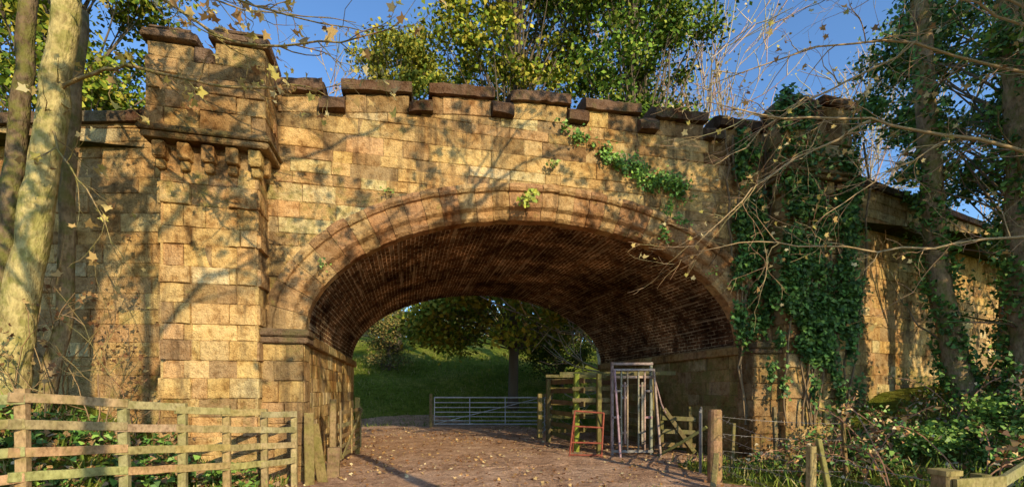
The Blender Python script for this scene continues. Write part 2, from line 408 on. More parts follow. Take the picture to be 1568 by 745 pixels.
def turret(x0,x1,dz,name,k=1.0,moss=.1):
    mb=MB(); mc=MB(); yf=-.5; zs=4.9+dz
    tc=lambda x,z: scol(x,z,[4,4,3,2.5,1.2,1.6,3],moss+(.35 if z<1.4 else 0)+(.38 if 4.2<z<5.3 else 0),k)
    mb.box((x0+.02,yf+.03,-.4),(x1-.02,.8,zs+.4),mortar)
    rows=[0-.1]
    while rows[-1]<zs-.15: rows.append(rows[-1]+U(.24,.33))
    f=(zs+.1)/(rows[-1]+.1); rows=[-.1+(r+.1)*f for r in rows]
    for i in range(len(rows)-1):
        rr=rows[i:i+2]; q=.40 if i%2 else .30; pq=(.035,.065) if i%2 else (.01,.03)
        org=(0,yf+.03,0)
        blocks(mb,org,(1,0,0),(0,-1,0),x0,x0+q,0,0,rows=rr,length=(.9,1),col=tc,proud=pq)
        blocks(mb,org,(1,0,0),(0,-1,0),x0+q,x1-q,0,0,rows=rr,length=(.3,.7),col=tc)
        blocks(mb,org,(1,0,0),(0,-1,0),x1-q,x1,0,0,rows=rr,length=(.9,1),col=tc,proud=pq)
        for X,s in ((x0+.02,-1),(x1-.02,1)):
            blocks(mb,(X,0,0),(0,1,0),(s,0,0),yf+.0,.02,0,0,rows=rr,length=(.9,1.2),col=tc,proud=pq)
    X0,X1,Y0=x0-.15,x1+.18,yf-.2
    nb=5
    for i in range(nb):
        a=x0-.06+(x1-x0+.12-.16)*i/(nb-1)
        mc.box((a,yf-.13,zs+.02),(a+.17,yf+.1,zs+.27),scol(0,0,moss=.4,k=.8*k),.005,.02)
        mc.box((a+.02,yf-.07,zs-.12),(a+.15,yf+.1,zs+.018),scol(0,0,moss=.4,k=.8*k),.005,.02)
    for X in (x0-.1,x1-.04):
        for i in range(2):
            mc.box((X,yf+.12+i*.34,zs+.0),(X+.16,yf+.27+i*.34,zs+.27),scol(0,0,moss=.4,k=.8*k),.005,.02)
    mc.box((X0-.02,Y0-.0,zs+.272),(X1+.02,.95,zs+.36),(.30,.20,.10,.5),.008,.02)
    mc.box((X0-.05,Y0-.04,zs+.362),(X1+.05,.98,zs+.44),(.24,.16,.08,.65),.008,.02)
    zb=zs+.44; zt=zs+1.46; BX0,BX1,BY0,BY1=x0-.12,x1+.15,yf-.15,.92
    mb.box((BX0+.02,BY0+.02,zb),(BX1-.02,BY1-.02,zt),mortar)
    rows=[zb,zb+.3,zb+.56,zb+.8,zt]
    uc=lambda x,z: scol(x,z,[3,2,3,4,2.5,1,4],moss+.12,.83*k)
    blocks(mb,(0,BY0+.02,0),(1,0,0),(0,-1,0),BX0,BX1,0,0,rows=rows,length=(.35,.7),col=uc,proud=(.01,.045))
    blocks(mb,(0,BY1-.02,0),(1,0,0),(0,1,0),BX0,BX1,0,0,rows=rows,length=(.35,.7),col=uc)
    for X,s in ((BX0+.02,-1),(BX1-.02,1)):
        blocks(mb,(X,0,0),(0,1,0),(s,0,0),BY0,BY1,0,0,rows=rows,length=(.4,.8),col=uc,proud=(.01,.045))
    mw=.62
    for ix,(xa,xb) in enumerate(((BX0,BX0+mw),(BX1-mw-.1,BX1))):
        for ya,yb in ((BY0,BY0+mw),(BY1-mw,BY1)):
            u=.1 if ix else 0
            mb.box((xa+.02,ya+.02,zt),(xb-.02,yb-.02,zt+.24+u),scol(0,0,k=.75*k,moss=.2),.01,.02)
            mc.box((xa-.05,ya-.06,zt+.242+u),(xb+.06,yb+.05,zt+.37+u),(.20,.13,.085,.3),.015,.025)
            mc.box((xa-.0,ya-.0,zt+.372+u),(xb+.0,yb+.0,zt+.46+u),(.19,.125,.08,.3),.02,.035)
    xm0,xm1=BX0+mw,BX1-mw-.1
    mc.box((xm0-.0,BY0-.03,zt+.002),(xm1+.0,BY0+.5,zt+.22),(.20,.13,.085,.3),.01,.03)
    mc.box((BX1-.5,BY0+mw,zt+.002),(BX1+.05,BY1-mw,zt+.22),(.20,.13,.085,.3),.01,.03)
    mc.box((BX0-.05,BY0+mw,zt+.002),(BX0+.5,BY1-mw,zt+.22),(.20,.13,.085,.3),.01,.03)
    mb.finish(name,M_stone,bridge); mc.finish(name+'_trim',M_cope,bridge)
turret(-3.56,-2.24,0.0,'turret_left')
turret(7.5,8.82,.62,'turret_right',.8,.3)
mb=MB()
mb.add([(-12,.4,5.5),(22,.4,5.5),(22,YB-.3,5.5),(-12,YB-.3,5.5)],[(0,1,2,3)],(.08,.09,.04,0))
mb.finish('road_deck',M_cope,bridge)
def wing(org,ud,L,t0,t1,k=1.0,moss=.3,curve=0):
    ud=Vector(ud).normalized(); nr=Vector((ud.y*(1 if ud.x>0 else -1),-abs(ud.x),0))
    if abs(nr.dot(ud))>1e-3: nr=Vector((-nr.x,nr.y,0))
    e=emp('stone_wing_wall'); mb=MB(); mc=MB(); org=Vector(org)
    top=lambda u:t0+(t1-t0)*u/L
    a=org; b=org+ud*L; bk=-nr*.5
    vs=[]
    for p,u in ((a,0),(b,L)):
        vs+= [p+Vector((0,0,-.5)),p+Vector((0,0,top(u)-.22)),p+bk+Vector((0,0,top(u)-.22)),p+bk+Vector((0,0,-.5))]
    mb.add(vs,[(0,1,5,4),(1,2,6,5),(2,3,7,6),(4,5,6,7),(0,3,2,1)],mortar)
    blocks(mb,org,ud,nr,0,L,-.1,max(t0,t1),top=lambda u:top(u)-.22,col=lambda x,z:scol(x,z,[4,3,3,3,2,1.5,3],moss+(.3 if z<2.2 else 0),k))
    u=0
    while u<L-.1:
        un=min(u+U(.8,1.2),L)
        p=org+ud*u; q=org+ud*(un-.012); vs=[]
        for c,uu in ((p,u),(q,un)):
            for d,z in ((.1,-.24),(.1,-.08),(.0,.0),(-.5,.0),(-.6,-.1),(-.6,-.24)): vs.append(c+nr*d+Vector((0,0,top(uu)+z+U(-.01,.01))))
        mc.add(vs,[(0,1,2,3,4,5),(11,10,9,8,7,6)]+[(i,(i+1)%6,6+(i+1)%6,6+i) for i in range(6)],(U(.15,.19),U(.1,.12),.075,U(.1,.6))); u=un
    mb.finish('masonry',M_stone,e); mc.finish('coping',M_cope,e)
wing((-3.54,.28,0),(-1,.22,0),10,6.15,5.9,.9,.2)
wing((8.80,.28,0),(1,.22,0),17,6.8,6.6,.95,.35)
# ------------------------------------------------------------------ terrain
def ss(t): t=np.clip(t,0,1); return t*t*(3-2*t)
def H(x,y):
    x=np.asarray(x,float); y=np.asarray(y,float)
    left=1.35*ss((-1.95-x)/3.6); right=1.7*ss((x-7.0)/6.5)+.25*ss((x-5.2)/2)*ss((-y-1)/2)
    w=ss((y-7.3)/5)
    fr=(left+right)*(1-w)
    yy=np.clip(y-11.5,0,None); back=8.4*(1-np.exp(-yy/24.0))*1.12
    back=back+.6*np.sin(x*.09+1)*ss((y-16)/20)
    tr=ss((np.abs(x-2.3)-4.0)/1.5)*(y<9)+ss((y-11)/4)
    nz=(.06*np.sin(x*1.7+y*.9)+.05*np.sin(x*.8-y*1.9+2)+.03*np.sin(x*4.1+1.3*y)*np.cos(y*3.7))*np.clip(tr,0,1)
    return fr+back+nz
def axis(lo,hi,f0,f1,step):
    c=list(np.arange(f0,f1+1e-6,step)); s=step; v=f0
    while v>lo: s*=1.25; v-=s; c.insert(0,v)
    s=step; v=f1
    while v<hi: s*=1.25; v+=s; c.append(v)
    return np.array(c)
gx=axis(-500,500,-9,17,.25); gy=axis(-400,700,-9,24,.25)
GX,GY=np.meshgrid(gx,gy); GZ=H(GX,GY)
def gridmesh(name,GX,GY,GZ,mat):
    ny,nx=GX.shape; vs=np.stack([GX,GY,GZ],-1).reshape(-1,3)
    idx=np.arange(ny*nx).reshape(ny,nx); f=np.stack([idx[:-1,:-1],idx[:-1,1:],idx[1:,1:],idx[1:,:-1]],-1).reshape(-1,4)
    me=bpy.data.meshes.new(name); me.from_pydata(vs.tolist(),[],f.tolist()); me.polygons.foreach_set('use_smooth',[True]*len(me.polygons))
    me.materials.append(mat); o=bpy.data.objects.new(name,me); sc.collection.objects.link(o); return o
m,nt,bs,out=newmat('grass_ground'); pos=nd(nt,'ShaderNodeNewGeometry').outputs['Position']
n1=noise(nt,pos,.28,5,.75); n2=noise(nt,pos,5,4,.78); n3=noise(nt,pos,45,1,.7)
c=ramp(nt,n1,[(.3,(.12,.16,.022)),(.5,(.25,.30,.045)),(.66,(.46,.42,.11))])
c=mix(nt,c,ramp(nt,n2,[(.3,(.4,.4,.36)),(.6,(1.2,1.2,1.0))]),1,'MULTIPLY')
c=mix(nt,c,(.2,.11,.05),ramp(nt,n3,[(.58,(0,0,0)),(.68,(.6,.6,.6))]))
nt.links.new(c,bs.inputs['Base Color']); bump(nt,bs,mth(nt,'ADD',n2,n3),1,.10)
M_grass=matte(m)
gridmesh('ground',GX,GY,GZ,M_grass)
m,nt,bs,out=newmat('dirt_track'); pos=nd(nt,'ShaderNodeNewGeometry').outputs['Position']
n1=noise(nt,pos,.9,4,.7); n2=noise(nt,pos,6,4,.78); n3=noise(nt,pos,36,2,.75)
c=ramp(nt,n1,[(.3,(.36,.215,.135)),(.5,(.54,.35,.235)),(.7,(.66,.46,.33))])
c=mix(nt,c,ramp(nt,n2,[(.3,(.5,.45,.41)),(.6,(1.15,1.1,1.05))]),.9,'MULTIPLY')
c=mix(nt,c,ramp(nt,n3,[(.35,(.5,.46,.43)),(.6,(1.25,1.22,1.15))]),.75,'MULTIPLY')
nt.links.new(c,bs.inputs['Base Color']); bump(nt,bs,mth(nt,'ADD',n2,mth(nt,'MULTIPLY',n3,.5)),1,.04)
matte(m)
ty=np.arange(-22,12.6,.12); cols_=70
TX=[];TY=[]
for y in ty:
    l=-1.68 if 0<y<7.4 else (-1.7+.42*max(y,-9) if y<=0 else -1.9-(y-7.4)*1.2)
    r=6.93 if .3<y<7.2 else (5.2-.05*y if y<=.3 else 6.4-(y-7.2)*.5)
    l+=.18*math.sin(y*2.1)+.1*math.sin(y*5.3) if not 0<y<7.4 else 0; r+=.2*math.sin(y*1.7+1)+.12*math.sin(y*4.7)
    if y>11: q=(y-11)/1.6; l=l*(1-q)+0*q; r=r*(1-q)+1.2*q
    TX.append(np.linspace(l,r,cols_)); TY.append(np.full(cols_,y))
TX=np.array(TX);TY=np.array(TY)
e=np.minimum(np.linspace(0,1,cols_),np.linspace(1,0,cols_))[None,:]
E_=ss(e*10)
TZ=H(TX,TY)+.006+E_*(.012+.018*(1+np.sin(TX*2.2+.3*TY))+.012*(1+np.sin(TX*7+TY*3)*np.sin(TY*6))+rng.uniform(0,.014,TX.shape)) 
gridmesh('farm_track',TX,TY,TZ,m)
mb=MB()
def prism(poly,z0,z1,col):
    n=len(poly); vs=[(x,y,z0) for x,y in poly]+[(x,y,z1) for x,y in poly]
    mb.add(vs,[tuple(range(n,2*n))]+[(i,(i+1)%n,n+(i+1)%n,n+i) for i in range(n)],col)
prism([(-2.2,.46),(-3.6,.6),(-13,2.9),(-16,7),(-2.2,7.3)],-.5,5.48,(.08,.1,.03,1))
prism([(7.4,.46),(9,.6),(25,4.3),(30,7.5),(7.4,7.3)],-.5,5.48,(.08,.1,.03,1))
mb.finish('embankment',M_grass)
# ------------------------------------------------------------------ leaf litter & grass
BR=[(.50,.30,.11),(.60,.40,.17),(.34,.16,.06),(.64,.50,.27),(.22,.11,.05)]
n=9500; X=rng.uniform(-4,7,n); Y=rng.uniform(-7,10,n)
mk=(np.sin(X*1.3+Y)+np.sin(Y*2.1-X)+rng.normal(size=n)*1.2+np.abs(X-2)*.35)>.3; X=X[mk];Y=Y[mk]; n=len(X)
leaves('fallen_leaves',np.stack([X,Y,H(X,Y)+.06+rng.uniform(0,.025,n)],1),rng.uniform(.03,.075,n),pal(n,BR),M_litter,(0,0,2.4),.9,T_lobed)
n=11000
X=np.concatenate([rng.uniform(-8,-1.9,n//2),rng.uniform(6,17,n//2)]);Y=rng.uniform(-6.5,0,n//2*2); n=len(X)
leaves('fallen_leaves',np.stack([X,Y,H(X,Y)+.03+rng.uniform(0,.08,n)],1),rng.uniform(.06,.13,n),pal(n,BR+[(.1,.14,.03)],w=[1,1,2,1,2,3]),M_litter,(0,0,1.2),1,T_simple)
X=np.concatenate([rng.uniform(-7,-1.8,5000),rng.uniform(5.2,16,9000),rng.uniform(-6,8,12000),rng.normal(3.2,.5,500)])
Y=np.concatenate([rng.uniform(-7,0,5000),rng.uniform(-7,0,9000),rng.uniform(10.8,24,12000),rng.normal(-2.6,.35,500)]); n=len(X)
leaves('grass',np.stack([X,Y,H(X,Y)],1),rng.uniform(.10,.3,n)*np.where(np.arange(n)>n-500,.5,1),pal(n,[(.16,.22,.035),(.24,.28,.05),(.10,.15,.03),(.42,.34,.14)],w=[4,3,3,2]),M_litter,(0,0,0),1,T_blade,tan=(0,0,1))
# ------------------------------------------------------------------ vegetation generators
def rv(s=1.0): return Vector((random.gauss(0,s),random.gauss(0,s),random.gauss(0,s)))
def grow(mb,p,d,L,r,depth,tips,up=.12,wander=.22,ch=(2,4),col=(.2,.15,.1),ang=.75,minr=.004,ratio=.72):
    n=5 if depth>1 else 3; pts=[p.copy()]; d=d.normalized(); dirs=[d]
    for i in range(n):
        d=(d+rv(wander*.6)+Vector((0,0,up*.5))).normalized(); p=p+d*(L/n); pts.append(p.copy()); dirs.append(d)
    r1=max(r*.55,minr*.6); rad=[r+(r1-r)*i/n for i in range(n+1)]
    mb.tube(pts,rad,8 if r>.1 else (5 if r>.03 else 3),(col[0]*U(.85,1.15),col[1]*U(.85,1.15),col[2]),cap=False)
    if depth==0: tips.append(pts[-1]); return
    k=random.randint(*ch)
    for i in range(k):
        j=n if i==0 else random.randint(max(1,n//2-1),n)
        dd=(dirs[j]+rv(ang*.62)).normalized() if i else (dirs[j]+rv(.2)).normalized()
        grow(mb,pts[j],dd,L*ratio*U(.75,1.15),max(rad[j]*(.8 if i==0 else .6),minr),depth-1,tips,up,wander,ch,col,ang,minr,ratio)
def side_twigs(mb,pts,rad,tips,step=.25,L=(.4,1.),r=.012,depth=1,col=(.25,.18,.1),up=0.0):
    for a,b,ra,rb in zip(pts[:-1],pts[1:],rad[:-1],rad[1:]):
        a=Vector(a);b=Vector(b);l=(b-a).length;k=max(1,int(l/step))
        for i in range(k):
            t=(i+R())/k; p=a.lerp(b,t); d=((b-a).normalized()*.9+rv(.6)).normalized()
            grow(mb,p,d,U(*L),min(r,ra*.7),depth,tips,up,.3,(2,3),col,.9,.003,.65)
def smoothpath(P,n=6,j=.0):
    P=[Vector(p) for p in P]; out=[]
    for i in range(len(P)-1):
        p0=P[max(i-1,0)];p1=P[i];p2=P[i+1];p3=P[min(i+2,len(P)-1)]
        for k in range(n):
            t=k/n; q=.5*((2*p1)+(p2-p0)*t+(2*p0-5*p1+4*p2-p3)*t*t+(-p0+3*p1-3*p2+p3)*t**3); out.append(q+rv(j))
    out.append(P[-1]); return out
def around(tips,n,s,flat=1.0):
    tips=np.array([tuple(t) for t in tips]); i=rng.integers(0,len(tips),n); o=rng.normal(size=(n,3))*s; o[:,2]*=flat
    return tips[i]+o
def leafy_tree(name,base,Ht,tr,z0,z1,Rad,ncl,nl,ls,palette,w=None,lean=(0,0),barkcol=(.16,.12,.08),prof=.5,cs=.55,low=None):
    # low=(count,za,zb,radius): skirt of drooping low boughs
    e=emp(name); mb=MB(); bx,by=base; bz=float(H(bx,by))
    P=[(bx,by,bz-.2)]
    for i in range(1,7): P.append((bx+lean[0]*i/6+U(-.15,.15),by+lean[1]*i/6+U(-.15,.15),bz+Ht*.9*i/6))
    tp=smoothpath(P,4); tr_=[tr*(1-.85*i/(len(tp)-1))*(1.35 if i==0 else 1) for i in range(len(tp))]
    mb.tube(tp,tr_,9,barkcol)
    C=[]; nlow=low[0] if low else 0
    for ic in range(ncl+nlow):
        if ic<ncl:
            t=R()**.85; z=bz+z0+(z1-z0)*t
            rr=Rad*(math.sin(math.pi*min(max(.12+.85*t,0),1))**prof)*math.sqrt(U(.12,1))*U(.75,1.12)
        else:
            t=0; z=bz+U(low[1],low[2]); rr=low[3]*math.sqrt(U(.08,1))
        a=U(0,2*math.pi)
        c=Vector((bx+lean[0]*t+rr*math.cos(a),by+lean[1]*t+rr*math.sin(a),z)); C.append(c)
        k=min(len(tp)-2,max(3,int(len(tp)*((z-bz)/Ht-.18)))); s=tp[k]
        mid=s.lerp(c,.5)+rv(.2)+Vector((0,0,-.2 if ic<ncl else .5)); pp=smoothpath([s,mid,c],3); r0=tr_[k]*(.45 if ic<ncl else .2)
        mb.tube(pp,[max(.012,r0*(1-q/len(pp))) for q in range(len(pp))],5,barkcol,cap=False)
        for _ in range(3): mb.tube([c.lerp(mid,.4),c+rv(cs*.7)],[.02,.008],3,barkcol,cap=False)
    mb.finish('trunk_and_limbs',M_barkdark,e,True)
    ncl=len(C); n=ncl*nl; ci=np.repeat(np.arange(ncl),nl); Cn=np.array([tuple(c) for c in C]); sc_=rng.uniform(.55,1.25,ncl)[ci][:,None]
    pts=Cn[ci]+rng.normal(size=(n,3))*cs*sc_*np.array([1,1,.62]); keep=pts[:,2]>H(pts[:,0],pts[:,1])+.3
    tone=rng.uniform(.7,1.3,ncl)[ci][:,None]; cols=pal(n,palette,.3,w)*tone
    leaves('crown',pts[keep],rng.uniform(ls*.7,ls*1.3,n)[keep],cols[keep],M_far,(0,-.3,.6),1,T_simple,e)
def bare_tree(name,base,L,r,depth,col=(.27,.22,.16),leafn=0,lean=(0,0,1),ch=(3,4),leafcol=None,ls=.1,up=.16,mat=None,ratio=.72,minr=.01):
    e=emp(name); mb=MB(); tips=[]; bz=float(H(*base))
    grow(mb,Vector((base[0],base[1],bz-.2)),Vector(lean),L,r,depth,tips,up,.16,ch,col,.75,minr,ratio)
    mb.finish('trunk_and_branches',mat or M_barkdark,e,True)
    if leafn: leaves('leaves',around(tips,leafn,.25),rng.uniform(ls*.7,ls*1.3,leafn),pal(leafn,leafcol or BR,.25),M_litter,(0,0,.4),1,T_simple,e)
    return tips
YG=[(.31,.29,.04),(.20,.25,.03),(.40,.32,.05),(.11,.17,.025)]
GR=[(.11,.19,.03),(.17,.25,.035),(.08,.13,.02),(.25,.27,.045)]
leafy_tree('sycamore_tree',(5.0,13.2),26,.26,14,26,4.4,105,300,.22,YG,[4,3,2,2],low=(62,3.0,6.6,4.6))
leafy_tree('oak_tree',(10.4,11.5),25,.32,13,25.5,3.6,100,300,.21,GR)
leafy_tree('maple_tree',(-.6,26),25,.3,15,23.0,3.6,46,300,.26,[(.42,.35,.05),(.3,.29,.05),(.18,.22,.04)])
leafy_tree('sycamore_tree',(-11.5,10.5),19,.3,7,19,3.8,75,280,.2,YG,[3,4,1,3])
leafy_tree('hawthorn_bush',(-1.0,19.5),3.4,.12,.4,3.6,1.7,46,200,.12,[(.26,.19,.06),(.15,.17,.05)],cs=.35)
leafy_tree('hawthorn_bush',(8.6,16.5),5,.13,.3,4.6,2.6,60,180,.14,[(.10,.14,.03),(.16,.18,.04),(.06,.09,.02)],cs=.4)
leafy_tree('hawthorn_bush',(-5.4,24),4.5,.14,.5,4.5,2.,40,200,.14,GR,cs=.4)
for (x,y,L,r) in ((13.2,12,6.6,.24),(16.5,14,7.2,.26),(19.5,12.5,6.8,.26),(17,20,8.6,.3),(23,15,7.2,.28),(13.2,21,8.6,.3),(15,16,7.4,.3),(27,13,7,.3),(31,17,7.6,.3),(21,24,9,.3),(18.5,16.5,7.6,.28),(-18,14,6.6,.25),(-7.5,19,7.2,.22)):
    bare_tree('bare_tree',(x,y),L,r,5,(.54,.41,.28),leafn=600,ls=.16,leafcol=[(.5,.36,.15),(.4,.34,.1)],ch=(3,3),minr=.026)
n=26000; nb_=330
cx=np.concatenate([rng.uniform(-70,90,230),rng.uniform(-22,26,100)]); cy=np.concatenate([rng.uniform(60,85,230),rng.uniform(44,58,100)])
ci=rng.integers(0,nb_,n); zz=rng.uniform(0,1,n)
rr=2.2*np.sqrt(np.clip(1-(zz*2-1)**2,0,1))
a=rng.uniform(0,6.28,n)
hh=np.concatenate([rng.uniform(4,9,230),rng.uniform(2,6.5,100)])[ci]
P_=np.stack([cx[ci]+rr*np.cos(a)*rng.uniform(.5,1,n),cy[ci]+rr*np.sin(a),H(cx[ci],cy[ci])+zz*hh],1)
tone=rng.uniform(.6,1.3,nb_)[ci][:,None]
leaves('distant_woodland',P_,rng.uniform(.35,.8,n),pal(n,[(.34,.3,.1),(.18,.2,.06),(.42,.3,.13)])*tone,M_litter)
# ------------------------------------------------------------------ left multi-stem sycamore
tree=emp('sycamore_tree'); mb=MB(); tips=[]
bk=(.52,.41,.17)
def stem(m,P,r0,r1,col,n=6):
    q=smoothpath(P,n,.012); k=len(q); rad=[(r0+(r1-r0)*(i/(k-1))**.8)*U(.95,1.05) for i in range(k)]; rad[0]*=1.35; rad[1]*=1.15
    m.tube(q,rad,14,col); return q,rad
stem(mb,[(-5.05,-1.05,.9),(-4.98,-1.0,2.2),(-4.72,-1.0,4.0),(-4.52,-1.0,5.6),(-4.35,-1.0,7.4),(-4.2,-.9,9.5)],.21,.13,bk)
stem(mb,[(-5.12,-1.0,.9),(-5.3,-.9,2.3),(-5.12,-.85,4.2),(-4.98,-.8,6.2),(-4.9,-.7,9)],.13,.09,(.2,.14,.08))
stem(mb,[(-5.2,-1.1,.9),(-5.75,-1.2,2.6),(-5.5,-1.25,4.4),(-5.1,-1.3,6.4),(-4.9,-1.3,9)],.12,.08,(.17,.12,.07))
stem(mb,[(-5.0,-.7,.9),(-4.75,-.5,2.6),(-4.72,-.45,4.6),(-4.6,-.4,7)],.12,.08,(.36,.25,.13))
bc=(.38,.26,.12)
for P,r in (([(-4.52,-1.0,5.45),(-3.9,-1.35,5.62),(-3.43,-1.64,5.55),(-2.70,-2.01,5.28),(-2.05,-2.27,5.08),(-1.27,-2.55,5.05),(-.88,-2.74,4.85)],.028),
            ([(-4.35,-1.0,7.2),(-3.61,-1.80,6.55),(-2.52,-2.57,5.72),(-1.85,-3.03,5.15),(-1.21,-3.38,4.9),(-.63,-3.62,4.86),(-.07,-3.85,4.95)],.022),
            ([(-4.3,-1.0,7.6),(-3.2,-2.0,6.6),(-2.25,-2.63,5.95),(-1.55,-3.0,5.55),(-1.04,-3.32,5.23),(-.38,-3.68,4.95)],.02),
            ([(-4.3,-1.0,7.6),(-3.4,-1.6,6.8),(-2.6,-1.9,6.35),(-1.6,-2.2,6.1),(-.6,-2.4,6.0)],.02),
            ([(-4.6,-1.0,5.0),(-4.1,-1.5,4.3),(-3.7,-1.7,3.8),(-3.3,-1.9,3.0)],.016)):
    q=smoothpath(P,3,.015); k=len(q); rad=[r*(1-.8*i/(k-1)) for i in range(k)]; mb.tube(q,rad,6,bc)
    side_twigs(mb,q,rad,tips,.18,(.2,.55),.010,1,bc)
mb.finish('trunk_and_branches',M_bark,tree,True)
n=380; sy=[(.52,.34,.13),(.62,.46,.18),(.36,.21,.09),(.56,.47,.13),(.68,.57,.3)]
leaves('leaves',around(tips,n,.035),rng.uniform(.05,.125,n),pal(n,sy),M_leaf,(0,-.2,.3),1.2,T_lobed,tree)
e=emp('sycamore_sapling'); mb=MB(); tips=[]
for i in range(15):
    x=U(-5.6,-3.5);y=U(-1.5,-.1); grow(mb,Vector((x,y,float(H(x,y)))),Vector((U(-.3,.4),U(-.3,.1),1)),U(.5,1.3),.014,2,tips,.1,.3,(2,3),bc,.8,.006,.75)
mb.finish('stems',M_barkdark,e,True); n=420
leaves('leaves',around(tips,n,.05),rng.uniform(.04,.08,n),pal(n,[(.4,.24,.1),(.5,.34,.14),(.28,.15,.07),(.2,.1,.05)]),M_leaf,(0,-.2,.5),1,T_lobed,e)
IV=[(.08,.17,.03),(.12,.26,.045),(.05,.11,.02),(.2,.34,.06)]
def blob_leaves(name,cs,n,ls,palette,T=T_ivy,bias=(0,-.5,.8),parent=None,mat=None):
    cs=np.array(cs,float); i=rng.choice(len(cs),n,p=(cs[:,3]**2)/(cs[:,3]**2).sum()); o=rng.normal(size=(n,3))*.5*cs[i,3:4]; o[:,2]*=.6
    p=cs[i,:3]+o; g=H(p[:,0],p[:,1]); p[:,2]=np.maximum(p[:,2],g+.03)
    return leaves(name,p,rng.uniform(ls*.7,ls*1.3,n),pal(n,palette),mat or M_ivy,bias,1,T,parent)
cs=[]
for i in range(26):
    x=U(-4.6,-1.9);y=U(-2.6,-.6)
    cs.append((x,y,float(H(x,y))+U(.0,.25),U(.15,.35)))
blob_leaves('ivy_ground_cover',cs,2400,.08,IV+[(.25,.4,.07),(.3,.18,.08),(.36,.22,.1)])
# ------------------------------------------------------------------ right side trees
def ivy_trunk(name,P,r0,r1,nl,spread,extra=None):
    e=emp(name); mb=MB(); q,rad=stem(mb,P,r0,r1,(.40,.27,.15)); tips=[]
    for i in range(6,len(q),3):
        grow(mb,q[i],Vector((U(-1,.6),U(-.6,.6),U(.1,.8))),U(.6,1.5),.03,2,tips,.05,.3,(2,3),(.3,.22,.13),.8,.006,.7)
    mb.finish('trunk',M_bark,e,True)
    idx=rng.integers(0,len(q),nl); qq=np.array([tuple(v) for v in q]); t=rng.uniform(0,1,nl)[:,None]; i2=np.minimum(idx+1,len(q)-1)
    c=qq[idx]*(1-t)+qq[i2]*t; a=rng.uniform(0,6.28,nl); dens=(np.sin(idx*.9+a*2)>-.3)
    rr=np.array(rad)[idx]+np.abs(rng.normal(size=nl))*spread*(.4+idx/len(q))
    c[:,0]+=rr*np.cos(a); c[:,1]+=rr*np.sin(a); c=c[dens]
    leaves('ivy',c,rng.uniform(.06,.12,len(c)),pal(len(c),IV),M_ivy,(-.1,-.5,.4),1,T_ivy,e)
    return e
ivy_trunk('ivy_clad_tree',[(11.5,-1.1,.9),(11.2,-1.0,2.4),(10.9,-.9,4.2),(10.6,-1.0,6.2),(10.2,-1.1,8.5),(10,-1.2,11)],.24,.15,6000,.17)
ivy_trunk('ivy_clad_tree',[(11.7,-1.9,.9),(11.75,-1.9,2.6),(11.6,-1.9,4.4),(11.55,-1.9,6.4),(11.4,-1.9,8.5),(11.3,-1.9,11)],.30,.2,7000,.18)
ivy_trunk('ivy_clad_tree',[(13.4,-.6,.9),(13.5,-.6,3),(13.7,-.6,6),(13.9,-.6,10)],.2,.14,4500,.2)
e=emp('holly_tree'); mb=MB()
cs=[]
for i in range(62):
    x=U(10.6,15); y=U(-2.4,1.5); z=U(6.4,11) if R()<.75 else U(4.8,7)
    if x<11.4 and z<8: z+=1.8
    cs.append((x,y,z,U(.3,.65)))
q,rad=stem(mb,[(13.3,-1.9,1),(13.2,-1.8,4),(13,-1.5,7),(12.6,-1.2,11)],.2,.1,(.24,.17,.11))
for c in cs:
    s=q[random.randint(6,len(q)-1)]; c_=Vector(c[:3]); pp=smoothpath([s,s.lerp(c_,.5)+rv(.2),c_],3); mb.tube(pp,[.035*(1-.8*k/len(pp)) for k in range(len(pp))],4,(.24,.17,.11),cap=False)
mb.finish('trunk_and_branches',M_barkdark,e,True)
blob_leaves('crown',cs,18000,.12,IV+[(.2,.3,.06)],T_simple,(0,-.4,.6),e,M_ivy)
e=emp('bare_tree'); mb=MB(); tips=[]
bc2=(.46,.32,.17)
stem(mb,[(10.6,-3.7,1),(10.4,-3.6,3),(10.2,-3.5,5),(10.1,-3.5,8)],.18,.1,bc2)
BRs=[([(10.2,-3.5,4.6),(9.52,-3.3,5.08),(7.96,-2.94,5.43),(6.89,-2.69,5.68),(5.46,-2.57,5.55),(4.39,-2.52,5.63)],.036,.2),
 ([(6.95,-2.7,5.66),(6.41,-2.58,5.33),(5.63,-2.40,4.93),(4.87,-2.33,4.34),(4.14,-2.26,3.62)],.022,.2),
 ([(10.3,-3.5,3.9),(8.6,-3.1,3.8),(7.43,-2.81,3.63),(6.21,-2.53,3.68),(5.24,-2.31,3.78),(4.36,-2.11,3.63)],.022,.3),
 ([(10.15,-3.5,5.6),(9.52,-3.3,6.28),(7.57,-2.85,6.8),(6.11,-2.51,6.76),(4.65,-2.17,6.23)],.03,.22),
 ([(7.57,-2.85,6.8),(6.6,-2.6,6.2),(5.9,-2.5,5.9),(5.0,-2.3,5.2),(4.5,-2.2,4.9)],.018,.22),
 ([(10.2,-3.5,6.4),(8.8,-3.2,7.2),(7.4,-2.9,7.5),(6.2,-2.6,7.4)],.025,.22),
 ([(10.1,-3.5,7.0),(9.0,-3.2,7.4),(8.0,-3.0,8.0),(6.8,-2.8,8.4)],.025,.22),
 ([(8.2,-2.95,5.4),(7.3,-2.7,4.9),(6.6,-2.5,4.4),(6.0,-2.4,4.0)],.016,.22)]
for P,r,stp in BRs:
    q=smoothpath(P,3,.03); k=len(q); rad=[r*(1-.8*i/(k-1)) for i in range(k)]; mb.tube(q,rad,6,bc2)
    side_twigs(mb,q,rad,tips,stp*.9,(.3,.85),.010,2,bc2,-.02)
mb.finish('trunk_and_branches',M_barkdark,e,True); n=350
leaves('leaves',around(tips,n,.06),rng.uniform(.05,.1,n),pal(n,sy),M_leaf,(0,-.5,.4),1,T_lobed,e)
